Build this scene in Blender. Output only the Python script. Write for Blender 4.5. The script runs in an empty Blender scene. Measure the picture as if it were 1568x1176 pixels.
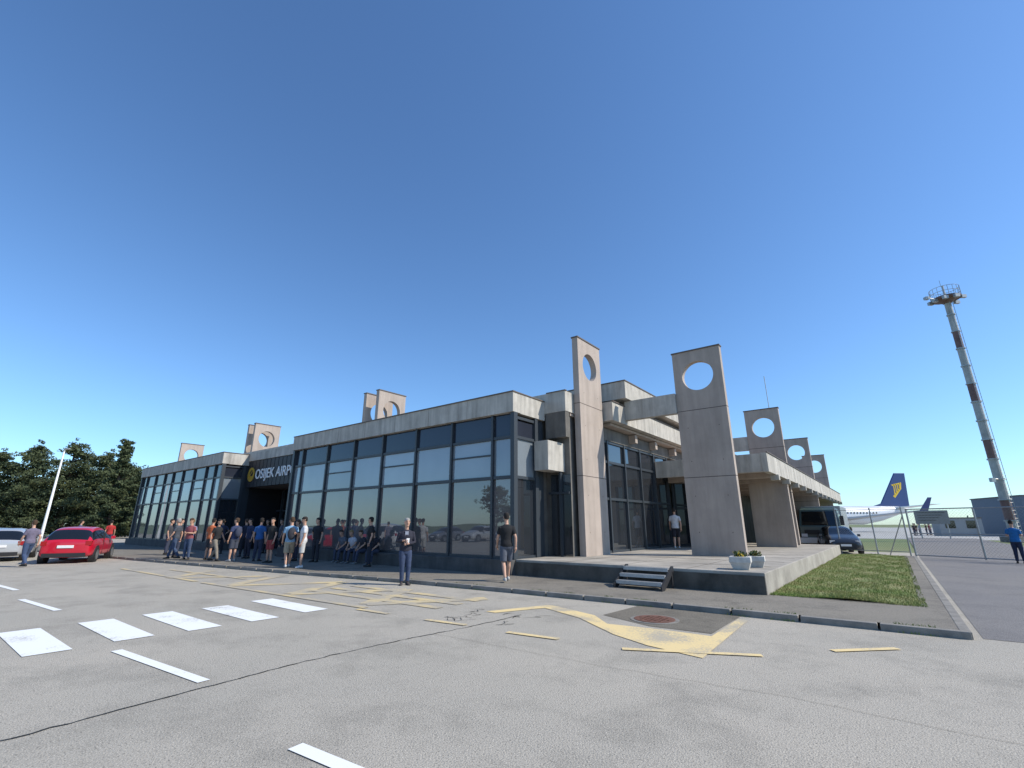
import bpy, math, random
from mathutils import Vector, Matrix
import numpy as np
random.seed(7); rng=np.random.default_rng(7)
sc=bpy.context.scene
# ---------------------------------------------------------------- site frame
O=Vector((0.02,16.08,0)); ANG=math.atan2(-.6139,.7894)
SITE=Matrix.Translation(O)@Matrix.Rotation(ANG,4,'Z')
def W(p,q,z=0): return SITE@Vector((p,q,z))
def link(o): sc.collection.objects.link(o); return o
# ---------------------------------------------------------------- materials
def N(nt,t,**k):
    n=nt.nodes.new(t)
    for a,b in k.items(): setattr(n,a,b)
    return n
def mat(name,col,rough=.8,var=.0,scale=3.,c2=None,bump=0.,bscale=40.,stain=0.,metal=0.,spec=.5,fine=0.,fscale=120.,stainscale=(2.5,2.5,.25),coat=0.):
    m=bpy.data.materials.new(name); m.use_nodes=True; nt=m.node_tree
    b=nt.nodes['Principled BSDF']; b.inputs['Roughness'].default_value=rough; b.inputs['Metallic'].default_value=metal
    b.inputs['Specular IOR Level'].default_value=spec; b.inputs['Coat Weight'].default_value=coat
    c=(col[0],col[1],col[2],1); b.inputs['Base Color'].default_value=c
    tc=N(nt,'ShaderNodeTexCoord'); out=None
    def noise(scale,detail=6,vec=None):
        n=N(nt,'ShaderNodeTexNoise'); n.inputs['Scale'].default_value=scale; n.inputs['Detail'].default_value=detail; n.inputs['Roughness'].default_value=.65
        nt.links.new(vec or tc.outputs['Object'],n.inputs['Vector']); return n.outputs['Fac']
    def ramp(f,a,b_):
        r=N(nt,'ShaderNodeMapRange'); r.inputs[1].default_value=a; r.inputs[2].default_value=b_; nt.links.new(f,r.inputs[0]); return r.outputs[0]
    cur=None
    if var or c2:
        cc=c2 or tuple(x*(1-var) for x in col)
        mx=N(nt,'ShaderNodeMix',data_type='RGBA'); mx.inputs[6].default_value=c; mx.inputs[7].default_value=(*cc[:3],1)
        nt.links.new(ramp(noise(scale),.35,.65),mx.inputs[0]); cur=mx.outputs[2]
    def mul(f,lo,hi,amin,amax):
        nonlocal cur
        r=N(nt,'ShaderNodeMapRange'); r.inputs[1].default_value=lo; r.inputs[2].default_value=hi; r.inputs[3].default_value=amin; r.inputs[4].default_value=amax
        nt.links.new(f,r.inputs[0])
        mx=N(nt,'ShaderNodeMix',data_type='RGBA',blend_type='MULTIPLY'); mx.inputs[0].default_value=1
        if cur is None: mx.inputs[6].default_value=c
        else: nt.links.new(cur,mx.inputs[6])
        cb=N(nt,'ShaderNodeCombineColor')
        for i in range(3): nt.links.new(r.outputs[0],cb.inputs[i])
        nt.links.new(cb.outputs[0],mx.inputs[7]); cur=mx.outputs[2]
    if stain:
        mp=N(nt,'ShaderNodeMapping'); mp.inputs['Scale'].default_value=stainscale; nt.links.new(tc.outputs['Object'],mp.inputs['Vector'])
        mul(noise(1.3,8,mp.outputs[0]),.4,.72,1,1-stain)
    if fine: mul(noise(fscale,3),.3,.7,1-fine,1+fine)
    if cur is not None: nt.links.new(cur,b.inputs['Base Color'])
    if bump:
        bp=N(nt,'ShaderNodeBump'); bp.inputs['Strength'].default_value=bump; bp.inputs['Distance'].default_value=.02
        nt.links.new(noise(bscale,4),bp.inputs['Height']); nt.links.new(bp.outputs[0],b.inputs['Normal'])
    return m
def glass(name,base,ior=1.9,rough=.02,wob=.0,tint=(.9,.95,1)):
    m=bpy.data.materials.new(name); m.use_nodes=True; nt=m.node_tree; nt.nodes.clear()
    o=N(nt,'ShaderNodeOutputMaterial'); mx=N(nt,'ShaderNodeMixShader'); d=N(nt,'ShaderNodeBsdfDiffuse'); g=N(nt,'ShaderNodeBsdfGlossy'); fr=N(nt,'ShaderNodeFresnel')
    fr.inputs[0].default_value=ior; g.inputs['Roughness'].default_value=rough; g.inputs['Color'].default_value=(*tint,1)
    tc=N(nt,'ShaderNodeTexCoord'); n=N(nt,'ShaderNodeTexNoise'); n.inputs['Scale'].default_value=.55; nt.links.new(tc.outputs['Object'],n.inputs['Vector'])
    mc=N(nt,'ShaderNodeMix',data_type='RGBA'); mc.inputs[6].default_value=(*base,1); mc.inputs[7].default_value=(*[x*.55 for x in base],1)
    nt.links.new(n.outputs['Fac'],mc.inputs[0]); nt.links.new(mc.outputs[2],d.inputs[0])
    if wob:
        n2=N(nt,'ShaderNodeTexNoise'); n2.inputs['Scale'].default_value=.9; n2.inputs['Detail'].default_value=1; nt.links.new(tc.outputs['Object'],n2.inputs['Vector'])
        bp=N(nt,'ShaderNodeBump'); bp.inputs['Strength'].default_value=wob; bp.inputs['Distance'].default_value=.02; nt.links.new(n2.outputs['Fac'],bp.inputs['Height']); nt.links.new(bp.outputs[0],g.inputs['Normal'])
    nt.links.new(fr.outputs[0],mx.inputs[0]); nt.links.new(d.outputs[0],mx.inputs[1]); nt.links.new(g.outputs[0],mx.inputs[2]); nt.links.new(mx.outputs[0],o.inputs[0])
    return m
def asphalt(name,col,warm,patch=.25,grit=1.):
    m=bpy.data.materials.new(name); m.use_nodes=True; nt=m.node_tree; b=nt.nodes['Principled BSDF']; b.inputs['Roughness'].default_value=.88; b.inputs['Specular IOR Level'].default_value=.3
    tc=N(nt,'ShaderNodeTexCoord')
    def noise(s,d=5,r=.6):
        n=N(nt,'ShaderNodeTexNoise'); n.inputs['Scale'].default_value=s; n.inputs['Detail'].default_value=d; n.inputs['Roughness'].default_value=r; nt.links.new(tc.outputs['Object'],n.inputs['Vector']); return n.outputs['Fac']
    def mixc(f,a,bb,lo,hi,bt='MIX'):
        r=N(nt,'ShaderNodeMapRange'); r.inputs[1].default_value=lo; r.inputs[2].default_value=hi; nt.links.new(f,r.inputs[0])
        mx=N(nt,'ShaderNodeMix',data_type='RGBA',blend_type=bt); nt.links.new(r.outputs[0],mx.inputs[0])
        for i,v in ((6,a),(7,bb)):
            if isinstance(v,tuple): mx.inputs[i].default_value=(*v,1)
            else: nt.links.new(v,mx.inputs[i])
        return mx.outputs[2]
    c=mixc(noise(.18,6),col,warm,.38,.62)
    c=mixc(noise(.8,9,.72),c,tuple(x*(1-patch) for x in col),.48,.72)
    c=mixc(noise(48,4,.7),c,tuple(x*.35 for x in col),.53,.68)
    c=mixc(noise(85,2),c,tuple(min(1,x*1.8) for x in col),.56,.72)
    nt.links.new(c,b.inputs['Base Color'])
    v=N(nt,'ShaderNodeTexNoise'); v.inputs['Scale'].default_value=70; v.inputs['Detail'].default_value=3; nt.links.new(tc.outputs['Object'],v.inputs['Vector'])
    bp=N(nt,'ShaderNodeBump'); bp.inputs['Strength'].default_value=.75; bp.inputs['Distance'].default_value=.014; nt.links.new(v.outputs['Fac'],bp.inputs['Height']); nt.links.new(bp.outputs[0],b.inputs['Normal'])
    return m
def paint(name,col,under,wear=.5):
    m=mat(name,col,.75); nt=m.node_tree; b=nt.nodes['Principled BSDF']; tc=N(nt,'ShaderNodeTexCoord')
    n=N(nt,'ShaderNodeTexNoise'); n.inputs['Scale'].default_value=28; n.inputs['Detail'].default_value=6; n.inputs['Roughness'].default_value=.75; nt.links.new(tc.outputs['Object'],n.inputs['Vector'])
    n2=N(nt,'ShaderNodeTexNoise'); n2.inputs['Scale'].default_value=1.3; n2.inputs['Detail'].default_value=3; nt.links.new(tc.outputs['Object'],n2.inputs['Vector'])
    ad=N(nt,'ShaderNodeMath',operation='ADD'); nt.links.new(n.outputs['Fac'],ad.inputs[0]); nt.links.new(n2.outputs['Fac'],ad.inputs[1])
    r=N(nt,'ShaderNodeMapRange'); r.inputs[1].default_value=1.25-wear*.45; r.inputs[2].default_value=1.35-wear*.3; nt.links.new(ad.outputs[0],r.inputs[0])
    mx=N(nt,'ShaderNodeMix',data_type='RGBA'); mx.inputs[6].default_value=(*col,1); mx.inputs[7].default_value=(*under,1); nt.links.new(r.outputs[0],mx.inputs[0]); nt.links.new(mx.outputs[2],b.inputs['Base Color'])
    return m
M={}
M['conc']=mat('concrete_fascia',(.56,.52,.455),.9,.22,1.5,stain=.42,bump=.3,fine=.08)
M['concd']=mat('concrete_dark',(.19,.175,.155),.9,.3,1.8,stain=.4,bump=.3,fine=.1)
M['slab']=mat('concrete_pylon',(.46,.38,.32),.9,.16,.8,stain=.22,bump=.25,fine=.06)
M['seam']=mat('joint',(.10,.08,.07),.9)
M['cap']=mat('cap_metal',(.12,.09,.07),.6)
M['plinth']=mat('plinth_concrete',(.11,.105,.10),.9,.3,2,stain=.3,bump=.3)
M['frame']=mat('window_frame',(.035,.042,.05),.45)
M['span']=glass('spandrel_glass',(.032,.037,.052),1.5,.12)
for i,f_ in enumerate((1,.8,1.2)):
    M['gmid%d'%i]=glass('blind_glass',(.30*f_,.34*f_,.37*f_),1.9,.03,.1)
    M['glow%d'%i]=glass('dark_glass',(.20*f_,.172*f_,.165*f_),2.0,.015,.12)
M['gside']=glass('hall_glass',(.03,.034,.04),2.0,.015,.1)
M['gdoor']=glass('entrance_glass',(.012,.012,.014),1.22,.03,.1)  # near-black with weak reflection: shade of the recess put into the glass
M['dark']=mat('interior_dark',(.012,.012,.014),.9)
M['sign']=mat('sign_panel',(.018,.02,.026),.55)
M['white']=mat('sign_white',(.75,.75,.75),.5)
M['gold']=mat('logo_gold',(.55,.36,.05),.4,metal=.2)
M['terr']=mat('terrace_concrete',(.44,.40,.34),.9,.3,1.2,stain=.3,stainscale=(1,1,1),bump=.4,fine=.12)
M['terrf']=mat('terrace_front',(.13,.115,.095),.9,.4,2.2,stain=.5,stainscale=(1.5,1.5,.5),bump=.5,fine=.15)  # dark stains plus the front's shade, both put into the colour
M['roofm']=mat('roofing',(.2,.2,.2),.9,.2)
M['asph']=asphalt('road_asphalt',(.375,.345,.29),(.425,.385,.32),.3)
M['asph2']=asphalt('drive_asphalt',(.19,.18,.175),(.215,.20,.185),.2)
M['pave']=asphalt('pavement_surface',(.20,.18,.15),(.24,.215,.175),.4)
M['patch']=asphalt('patch_asphalt',(.16,.14,.11),(.19,.17,.135),.4)
M['kerb']=mat('kerb_stone',(.27,.25,.22),.9,.35,3,bump=.4,fine=.15)
M['pw']=paint('road_paint_white',(.80,.80,.77),(.46,.44,.39),.34)
M['py']=paint('road_paint_yellow',(.74,.57,.28),(.42,.37,.28),.66)
M['py2']=paint('road_paint_yellow_worn',(.62,.49,.26),(.39,.35,.28),.88)
M['crack']=mat('bitumen_seal',(.02,.02,.02),.8)
M['soil']=mat('grass_ground',(.13,.18,.045),.95,.0,1.2,c2=(.26,.23,.10),bump=.6,bscale=30,fine=.3)
M['blade']=mat('grass_blades',(.15,.24,.04),.8,.0,1.3,c2=(.30,.28,.10))
M['field']=mat('field_grass',(.12,.17,.055),.95,.0,.03,c2=(.2,.2,.09),fine=.2,fscale=3)
M['apron']=mat('apron_concrete',(.42,.41,.38),.9,.15,.2)
M['bark']=mat('bark',(.09,.065,.045),.95,.4,6,bump=.5)
M['pine']=mat('pine_foliage',(.03,.05,.022),.8,.0,.5,c2=(.085,.10,.035))
M['pine2']=mat('broadleaf_foliage',(.04,.07,.022),.8,.0,.4,c2=(.075,.11,.035))
M['steel']=mat('galvanised_steel',(.42,.43,.43),.45,.2,8,metal=.5)
M['polew']=mat('pole_paint',(.72,.72,.70),.5)
M['mastw']=mat('mast_white',(.5,.5,.48),.6,.3,1.5,stain=.3)
M['mastr']=mat('mast_red_faded',(.22,.13,.115),.7,.3,1.5,stain=.3)
M['rust']=mat('rusty_iron',(.19,.085,.055),.8,.4,9,bump=.4)
M['tyre']=mat('tyre',(.015,.015,.015),.9)
M['rim']=mat('alloy_rim',(.45,.45,.46),.3,metal=.8)
M['carglass']=glass('car_glass',(.012,.014,.016),1.7,.03)
M['black']=mat('black_plastic',(.02,.02,.022),.6)
M['tail']=mat('tail_light',(.35,.01,.01),.25)
M['head']=mat('head_light',(.7,.7,.72),.15)
M['skin']=mat('skin',(.50,.29,.20),.6)
M['eye']=mat('eye_dark',(.02,.015,.012),.3)
M['lip']=mat('lips',(.33,.12,.10),.6)
# ---------------------------------------------------------------- mesh builder
class MB:
    def __init__(s): s.v=[];s.f=[];s.m=[];s.mats=[]
    def mi(s,m):
        if m not in s.mats: s.mats.append(m)
        return s.mats.index(m)
    def poly(s,pts,m):
        b=len(s.v); s.v+= [tuple(p) for p in pts]; s.f.append(tuple(range(b,b+len(pts)))); s.m.append(s.mi(m))
    def box(s,x0,x1,y0,y1,z0,z1,m):
        if x0>x1:x0,x1=x1,x0
        if y0>y1:y0,y1=y1,y0
        b=len(s.v)
        s.v+=[(x0,y0,z0),(x1,y0,z0),(x1,y1,z0),(x0,y1,z0),(x0,y0,z1),(x1,y0,z1),(x1,y1,z1),(x0,y1,z1)]
        for f in ((3,2,1,0),(4,5,6,7),(0,1,5,4),(1,2,6,5),(2,3,7,6),(3,0,4,7)):
            s.f.append(tuple(b+i for i in f)); s.m.append(s.mi(m))
    def rings(s,rs,m,cap=True,closed=True):
        b=len(s.v); n=len(rs[0]); k=s.mi(m)
        for r in rs: s.v+=[tuple(p) for p in r]
        for i in range(len(rs)-1):
            for j in range(n if closed else n-1):
                a=b+i*n+j; c=b+i*n+(j+1)%n
                s.f.append((a,c,c+n,a+n)); s.m.append(k)
        if cap:
            s.f.append(tuple(b+j for j in reversed(range(n)))); s.m.append(k)
            s.f.append(tuple(b+(len(rs)-1)*n+j for j in range(n))); s.m.append(k)
    def tube(s,pts,rad,m,n=8,flat=None):
        pts=[Vector(p) for p in pts]; rs=[]
        for i,p in enumerate(pts):
            d=(pts[min(i+1,len(pts)-1)]-pts[max(i-1,0)])
            if d.length<1e-6: d=Vector((0,0,1))
            d.normalize()
            u=Vector((1,0,0)) if abs(d.x)<.9 else Vector((0,1,0))
            u=(u-d*u.dot(d)).normalized(); w=d.cross(u)
            r=rad[i] if isinstance(rad,(list,tuple)) else rad
            rs.append([p+(u*math.cos(2*math.pi*j/n)+w*math.sin(2*math.pi*j/n)*(flat or 1))*r for j in range(n)])
        s.rings(rs,m)
    def ell(s,c,r,m,nu=14,nv=9):
        rs=[]
        for i in range(nv+1):
            t=math.pi*(i/nv); t=min(max(t,.02),math.pi-.02)
            rs.append([(c[0]+r[0]*math.sin(t)*math.cos(2*math.pi*j/nu),c[1]+r[1]*math.sin(t)*math.sin(2*math.pi*j/nu),c[2]-r[2]*math.cos(t)) for j in range(nu)])
        s.rings(rs,m)
    def make(s,name,parent=None,mw=None,smooth=False,bevel=0,recalc=True):
        me=bpy.data.meshes.new(name); me.from_pydata(s.v,[],s.f)
        for m in s.mats: me.materials.append(m)
        me.polygons.foreach_set('material_index',s.m)
        if smooth: me.polygons.foreach_set('use_smooth',[True]*len(me.polygons))
        me.update()
        if recalc:
            import bmesh
            bm=bmesh.new(); bm.from_mesh(me); bmesh.ops.recalc_face_normals(bm,faces=bm.faces); bm.to_mesh(me); bm.free()
        o=link(bpy.data.objects.new(name,me))
        if parent: o.parent=parent
        if mw is not None:
            if parent: o.matrix_local=mw
            else: o.matrix_world=mw
        if bevel:
            b=o.modifiers.new('bevel','BEVEL'); b.width=bevel; b.segments=2; b.limit_method='ANGLE'; b.angle_limit=.7
        return o
def empty(name,mw):
    e=link(bpy.data.objects.new(name,None)); e.matrix_world=mw; e.empty_display_size=.5; return e
def sheet(name,pts,z,m,tess=False):
    b=MB(); b.poly([(x,y,z) for x,y in pts],m); return b.make(name,mw=SITE,recalc=False)
# ---------------------------------------------------------------- ground
g=MB(); g.poly([(-3000,-3000,-.03),(3000,-3000,-.03),(3000,3000,-.03),(-3000,3000,-.03)],M['field']); g.make('ground',recalc=False)
sheet('road',[(-95,-60),(60,-60),(60,26),(-95,26)],0,M['asph'])
sheet('driveway',[(10.62,-2.15),(45,-.4),(45,24),(17.5,24),(17.5,70),(11,70),(10.62,20)],.004,M['asph2'])
sheet('airport_apron',[(-60,62),(300,62),(300,330),(-60,330)],-.012,M['apron'])
KE=[(10.5,-2.35),(6,-2.45),(2,-2.62),(-1.8,-2.9),(-6,-3.5),(-14,-4.4),(-22,-5.2),(-45,-7.6)]
b=MB(); top=.1
inn=[(p,q+.14) for p,q in KE]
for i in range(len(KE)-1):
    a,c=KE[i],KE[i+1]; ai,ci=inn[i],inn[i+1]
    n=max(1,int(math.hypot(a[0]-c[0],a[1]-c[1])/1.0))
    for k in range(n):
        f0=k/n+.004;f1=(k+1)/n-.004
        L_=lambda u,v,t:(u[0]+(v[0]-u[0])*t,u[1]+(v[1]-u[1])*t)
        dz=random.uniform(-.004,.004)
        A=L_(a,c,f0);B_=L_(a,c,f1);C_=L_(ai,ci,f1);D=L_(ai,ci,f0)
        b.rings([[(*A,-.02),(*B_,-.02),(*C_,-.02),(*D,-.02)],[(*A,top+.006+dz),(*B_,top+.006+dz),(*C_,top+.006+dz),(*D,top+.006+dz)]],M['kerb'])
for k in range(22):
    b.box(10.36,10.5,-2.33+k*1.02,-2.33+k*1.02+1.01,-.02,top+.006,M['kerb'])
b.make('kerb',mw=SITE,bevel=.012)
b=MB(); ring=inn+[(-45,9),(-14.9,9),(-14.9,.3),(10.36,.3)]
b.poly([(x,y,top) for x,y in ring],M['pave'])
b.poly([(x,y,top) for x,y in [(10.0,.3),(10.36,.3),(10.36,20.1),(10.0,20.1)]],M['pave'])
b.make('pavement',mw=SITE,recalc=False)
b=MB()
for k in range(2600):
    i=random.choice((0,1,2,3,4)); t=random.random(); a,c=KE[i],KE[i+1]
    x=a[0]+(c[0]-a[0])*t; y=a[1]+(c[1]-a[1])*t
    if math.sin(x*2.7)+math.sin(x*7.1+1)<.35: continue
    s_=random.choice((-.012,.15)); y+=s_+random.uniform(-.02,.02); z=0 if s_<0 else .1
    h=random.uniform(.015,.05); b.poly([(x-.006,y,z),(x+.006,y,z),(x+random.uniform(-.03,.03),y+random.uniform(-.03,.02),z+h)],M['blade'])
b.make('kerb_weeds',mw=SITE,recalc=False)
# grass verge
b=MB(); nx,ny=12,60
gz=lambda x,y:.105+.02*math.sin(x*3+y)*math.cos(y*1.3)+.03*math.sin(math.pi*(x-7.3)/2.7)
for i in range(nx):
    for j in range(ny):
        x0=7.32+2.68*i/nx;x1=7.32+2.68*(i+1)/nx;y0=.3+19.7*j/ny;y1=.3+19.7*(j+1)/ny
        b.poly([(x0,y0,gz(x0,y0)),(x1,y0,gz(x1,y0)),(x1,y1,gz(x1,y1)),(x0,y1,gz(x0,y1))],M['soil'])
for k in range(45000):
    x=random.uniform(7.33,10.1);y=.18+19.7*random.random()**1.5
    if math.sin(x*5.1)*math.sin(y*2.3)+random.random()*1.2<-.1: continue
    h=random.uniform(.02,.065);a=random.uniform(0,6.28);w=.008
    dx,dy=w*math.cos(a),w*math.sin(a);z=gz(x,y)-.01
    b.v+=[(x-dx,y-dy,z),(x+dx,y+dy,z),(x+random.uniform(-.03,.03),y+random.uniform(-.03,.03),z+h)]
    n=len(b.v);b.f.append((n-3,n-2,n-1));b.m.append(b.mi(M['blade']))
b.make('grass_verge',mw=SITE,recalc=False)
# ---------------------------------------------------------------- markings
def strip(b,a,c,w,z,m):
    dx,dy=c[0]-a[0],c[1]-a[1];l=math.hypot(dx,dy);nx_,ny_=-dy/l*w/2,dx/l*w/2
    b.poly([(a[0]+nx_,a[1]+ny_,z),(a[0]-nx_,a[1]-ny_,z),(c[0]-nx_,c[1]-ny_,z),(c[0]+nx_,c[1]+ny_,z)],m)
b=MB()
for q,p0,p1 in ((-10.95,-1.6,.65),(-9.97,-1.65,.55),(-9.03,-1.7,.6),(-8.05,-1.6,.6),(-7.0,-1.8,.5)):
    b.poly([(p0,q-.25,.008),(p1,q-.25,.008),(p1,q+.25,.008),(p0,q+.25,.008)],M['pw'])
b.make('zebra_crossing',mw=SITE,recalc=False)
b=MB()
for p0,p1 in ((-20.8,-18.2),(-16,-13.4),(-11.1,-8.5),(-6.2,-3.6),(1.2,3.6),(5.9,8.4)):
    strip(b,(p0,-10.35),(p1,-10.15),.13,.008,M['pw'])
b.make('lane_marking',mw=SITE,recalc=False)
b=MB(); Y=M['py'];z=.008
pl=[(3.2,-5.0),(3.75,-3.6),(3.98,-3.62),(5.1,-4.05),(5.65,-4.62),(6.6,-4.5),(7.35,-4.5),(7.33,-2.8),(7.5,-2.8),(7.62,-5.85),(6.8,-5.65),(6.1,-5.3),(5.0,-4.45),(3.9,-3.95),(3.45,-5.0)]
b.poly([(x,y,z) for x,y in pl],Y)
for a,c in (((2.9,-6.3),(3.8,-6.2)),((4.7,-6.2),(5.6,-6.1)),((6.6,-6.05),(8.2,-5.25)),((8.9,-4.4),(9.6,-3.7)),((1.0,-6.4),(1.9,-6.35))): strip(b,a,c,.12,.012,Y)
zz=[(2.1,-3.7),(.6,-5.9),(-.6,-3.8),(-2.2,-6.1),(-3.4,-3.9),(-5.2,-6.3),(-6.6,-4.2),(-8.8,-6.6),(-10.4,-4.8)]
for i in range(len(zz)-1): strip(b,zz[i],zz[i+1],.4,.008+.0008*(i%2),M['py2'])
for q in (-4.2,-4.8,-5.4): strip(b,(-2.4,q),(2.2,q+.12),.24,.0105,M['py2'])
for a,c in (((-6.5,-6.5),(1.0,-6.2)),((-14,-6.6),(-7,-6.5)),((-12,-5.6),(-6.5,-5.3))): strip(b,a,c,.16,.0125,M['py2'])
b.make('bus_bay_marking',mw=SITE,recalc=False)
b=MB(); y=-40.; x=3.85
pts=[]
while y<-4.8: pts.append((3.85+.12*math.sin(y*.9)+random.uniform(-.02,.02),y)); y+=.12
for i in range(len(pts)-1): strip(b,pts[i],pts[i+1],random.uniform(.010,.026),.006,M['crack'])
for k in range(9):
    x,y=3.4+random.uniform(-.6,.8),-5.6+random.uniform(-.5,.6)
    for j in range(7):
        nx_,ny_=x+random.uniform(-.16,.16),y+random.uniform(-.16,.16); strip(b,(x,y),(nx_,ny_),.011,.0065,M['crack']); x,y=nx_,ny_
x,y=3.9,-7.
for k in range(60):
    nx_,ny_=x+.22,y+random.uniform(-.05,.05); strip(b,(x,y),(nx_,ny_),.005,.0067,M['patch']); x,y=nx_,ny_
b.make('road_crack_seal',mw=SITE,recalc=False)
sheet('road_patch',[(5.2,-3.9),(5.3,-2.5),(7.3,-2.42),(7.3,-4.3),(6.3,-4.35)],.005,M['patch'])
b=MB(); b.tube([(6.15,-3.75,0),(6.15,-3.75,.02)],.36,M['rust'],28)
b.tube([(6.15,-3.75,0),(6.15,-3.75,.013)],.43,M['kerb'],28)
for i in range(-3,4):
    for j in range(-3,4):
        if i*i+j*j<10: b.box(6.15+i*.085-.025,6.15+i*.085+.025,-3.75+j*.085-.025,-3.75+j*.085+.025,.018,.027,M['rust'])
b.make('manhole_cover',mw=SITE)
# ---------------------------------------------------------------- building
BLD=empty('airport_terminal_building',SITE)
def part(b,name,**k): return b.make(name,parent=BLD,**k)
FT=6.17;FB=5.46
conc=MB(); fr=MB(); gl=MB(); pl_=MB(); dk=MB()
def pane(x0,x1,z0,z1,y,m,axis='q'):
    t=random.uniform(-.005,.005);u=random.uniform(-.005,.005)
    if axis=='q': gl.poly([(x0,y+t,z0),(x1,y+u,z0),(x1,y-t,z1),(x0,y-u,z1)],m)
    else: gl.poly([(y+t,x0,z0),(y+u,x1,z0),(y-t,x1,z1),(y-u,x0,z1)],m)
def front_block(p0,p1,mull,sideR=True,seed=0):
    rows=((.62,3.16,'glow'),(3.26,4.55,'gmid'),(4.65,5.44,'span'))
    ps=[p0+.08]+[m for m in mull]+[p1-.08]
    for i in range(len(ps)-1):
        for z0,z1,mm in rows:
            k=mm if mm=='span' else mm+str(random.choice((0,0,1,2)))
            pane(ps[i],ps[i+1],z0,z1,.2,M[k])
    for p in ps[1:-1]: fr.box(p-.045,p+.045,.10,.26,.56,5.46,M['frame'])
    for p in (ps[0],ps[-1]): fr.box(p-.08,p+.08,.06,.26,.56,5.46,M['frame'])
    for z_,h in ((.59,.05),(3.21,.055),(4.60,.05)): fr.box(p0+.1,p1-.1,.13,.24,z_-h,z_+h,M['frame'])
    for i in (2,4,6):
        if i<len(ps)-1: fr.box(ps[i]+.06,ps[i+1]-.06,.15,.22,4.0,4.05,M['frame'])
    conc.box(p0,p1,0,.42,FB,FT,M['conc']); conc.box(p0-.02,p1+.03,-.03,.10,FT,FT+.045,M['cap'])
    x=p0+2.1
    while x<p1-.5: conc.box(x,x+.015,-.003,.01,FB+.01,FT-.01,M['seam']); x+=2.14
    conc.box(p0,p1,.42,2.0,FB+.25,FT-.03,M['conc'])
    pl_.box(p0,p1,-.12,.3,.0,.555,M['plinth'])
    if sideR:
        for z0,z1,mm in ((.62,3.16,'gside'),(3.26,4.55,'gmid1'),(4.65,5.2,'span')): pane(.3,1.38,z0,z1,p1-.12,M[mm],'p')
        for q in (.17,1.45): fr.box(p1-.18,p1-.02,q-.09,q+.09,.56,5.46,M['frame'])
        for z_ in (.59,3.21,4.60,5.3): fr.box(p1-.15,p1-.06,.26,1.36,z_-.05,z_+.05,M['frame'])
        conc.box(p1-.34,p1+.003,.425,1.97,FB-.02,FT-.003,M['conc']); conc.box(p1-.3,p1+.03,.105,1.98,FT,FT+.04,M['cap'])
        pl_.box(p1-.3,p1-.01,.3,1.97,0,.555,M['plinth'])
        fr.box(p1-.16,p1-.1,1.54,1.97,.56,5.4,M['frame'])
front_block(-15,0.02,[-14.07,-11.75,-9.5,-7.36,-5.15,-3.08,-1.02])
front_block(-40.1,-23.85,[-38.75,-36.7,-34.65,-32.9,-30.9,-28.8,-26.7,-25.2])
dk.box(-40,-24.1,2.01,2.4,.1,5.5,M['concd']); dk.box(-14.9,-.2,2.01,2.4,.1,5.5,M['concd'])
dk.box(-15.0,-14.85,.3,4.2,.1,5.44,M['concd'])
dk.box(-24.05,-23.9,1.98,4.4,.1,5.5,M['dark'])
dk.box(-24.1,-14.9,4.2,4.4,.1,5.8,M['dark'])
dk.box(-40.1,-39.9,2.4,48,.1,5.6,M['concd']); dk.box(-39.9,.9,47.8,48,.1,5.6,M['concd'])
for p in (-23.2,-21.6,-20,-18.4,-16.8): fr.box(p-.06,p+.06,3.9,4.1,.1,3.9,M['frame'])
pane(-23.8,-15.2,.12,2.5,4.05,M['gdoor']); pane(-23.8,-15.2,2.6,3.9,4.05,M['gdoor'])
fr.box(-23.9,-15.1,3.95,4.12,2.5,2.6,M['frame'])
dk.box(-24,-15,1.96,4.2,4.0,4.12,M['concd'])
conc.box(-24,-14.98,1.6,2.2,5.72,6.25,M['conc'])
sg=MB(); sg.box(-23.83,-15,1.66,1.95,4.0,5.7,M['sign'])
for x in np.arange(-23.8,-15,.5): sg.box(x,x+.02,1.648,1.66,4.0,5.7,M['dark'])
part(sg,'sign_panel')
lg=MB(); lg.tube([(-23.25,1.62,4.82),(-23.25,1.66,4.82)],.46,M['gold'],28); lg.tube([(-23.15,1.6,4.9),(-23.15,1.62,4.9)],.2,M['sign'],20)
lg.tube([(-23.4,1.598,4.66),(-23.0,1.598,5.05)],.03,M['gold'],6)
part(lg,'sign_logo')
cu=bpy.data.curves.new('sign_text','FONT'); cu.body='OSIJEK AIRPORT'; cu.size=.86; cu.extrude=.02; cu.space_character=1.0; cu.offset=.008; cu.materials.append(M['white'])
to=link(bpy.data.objects.new('sign_text',cu)); to.parent=BLD; to.location=(-22.6,1.63,4.5); to.rotation_euler=(math.pi/2,0,0)
bpy.context.view_layer.update(); wd=to.dimensions.x
to.scale=(6.15/wd,1,1)
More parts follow.
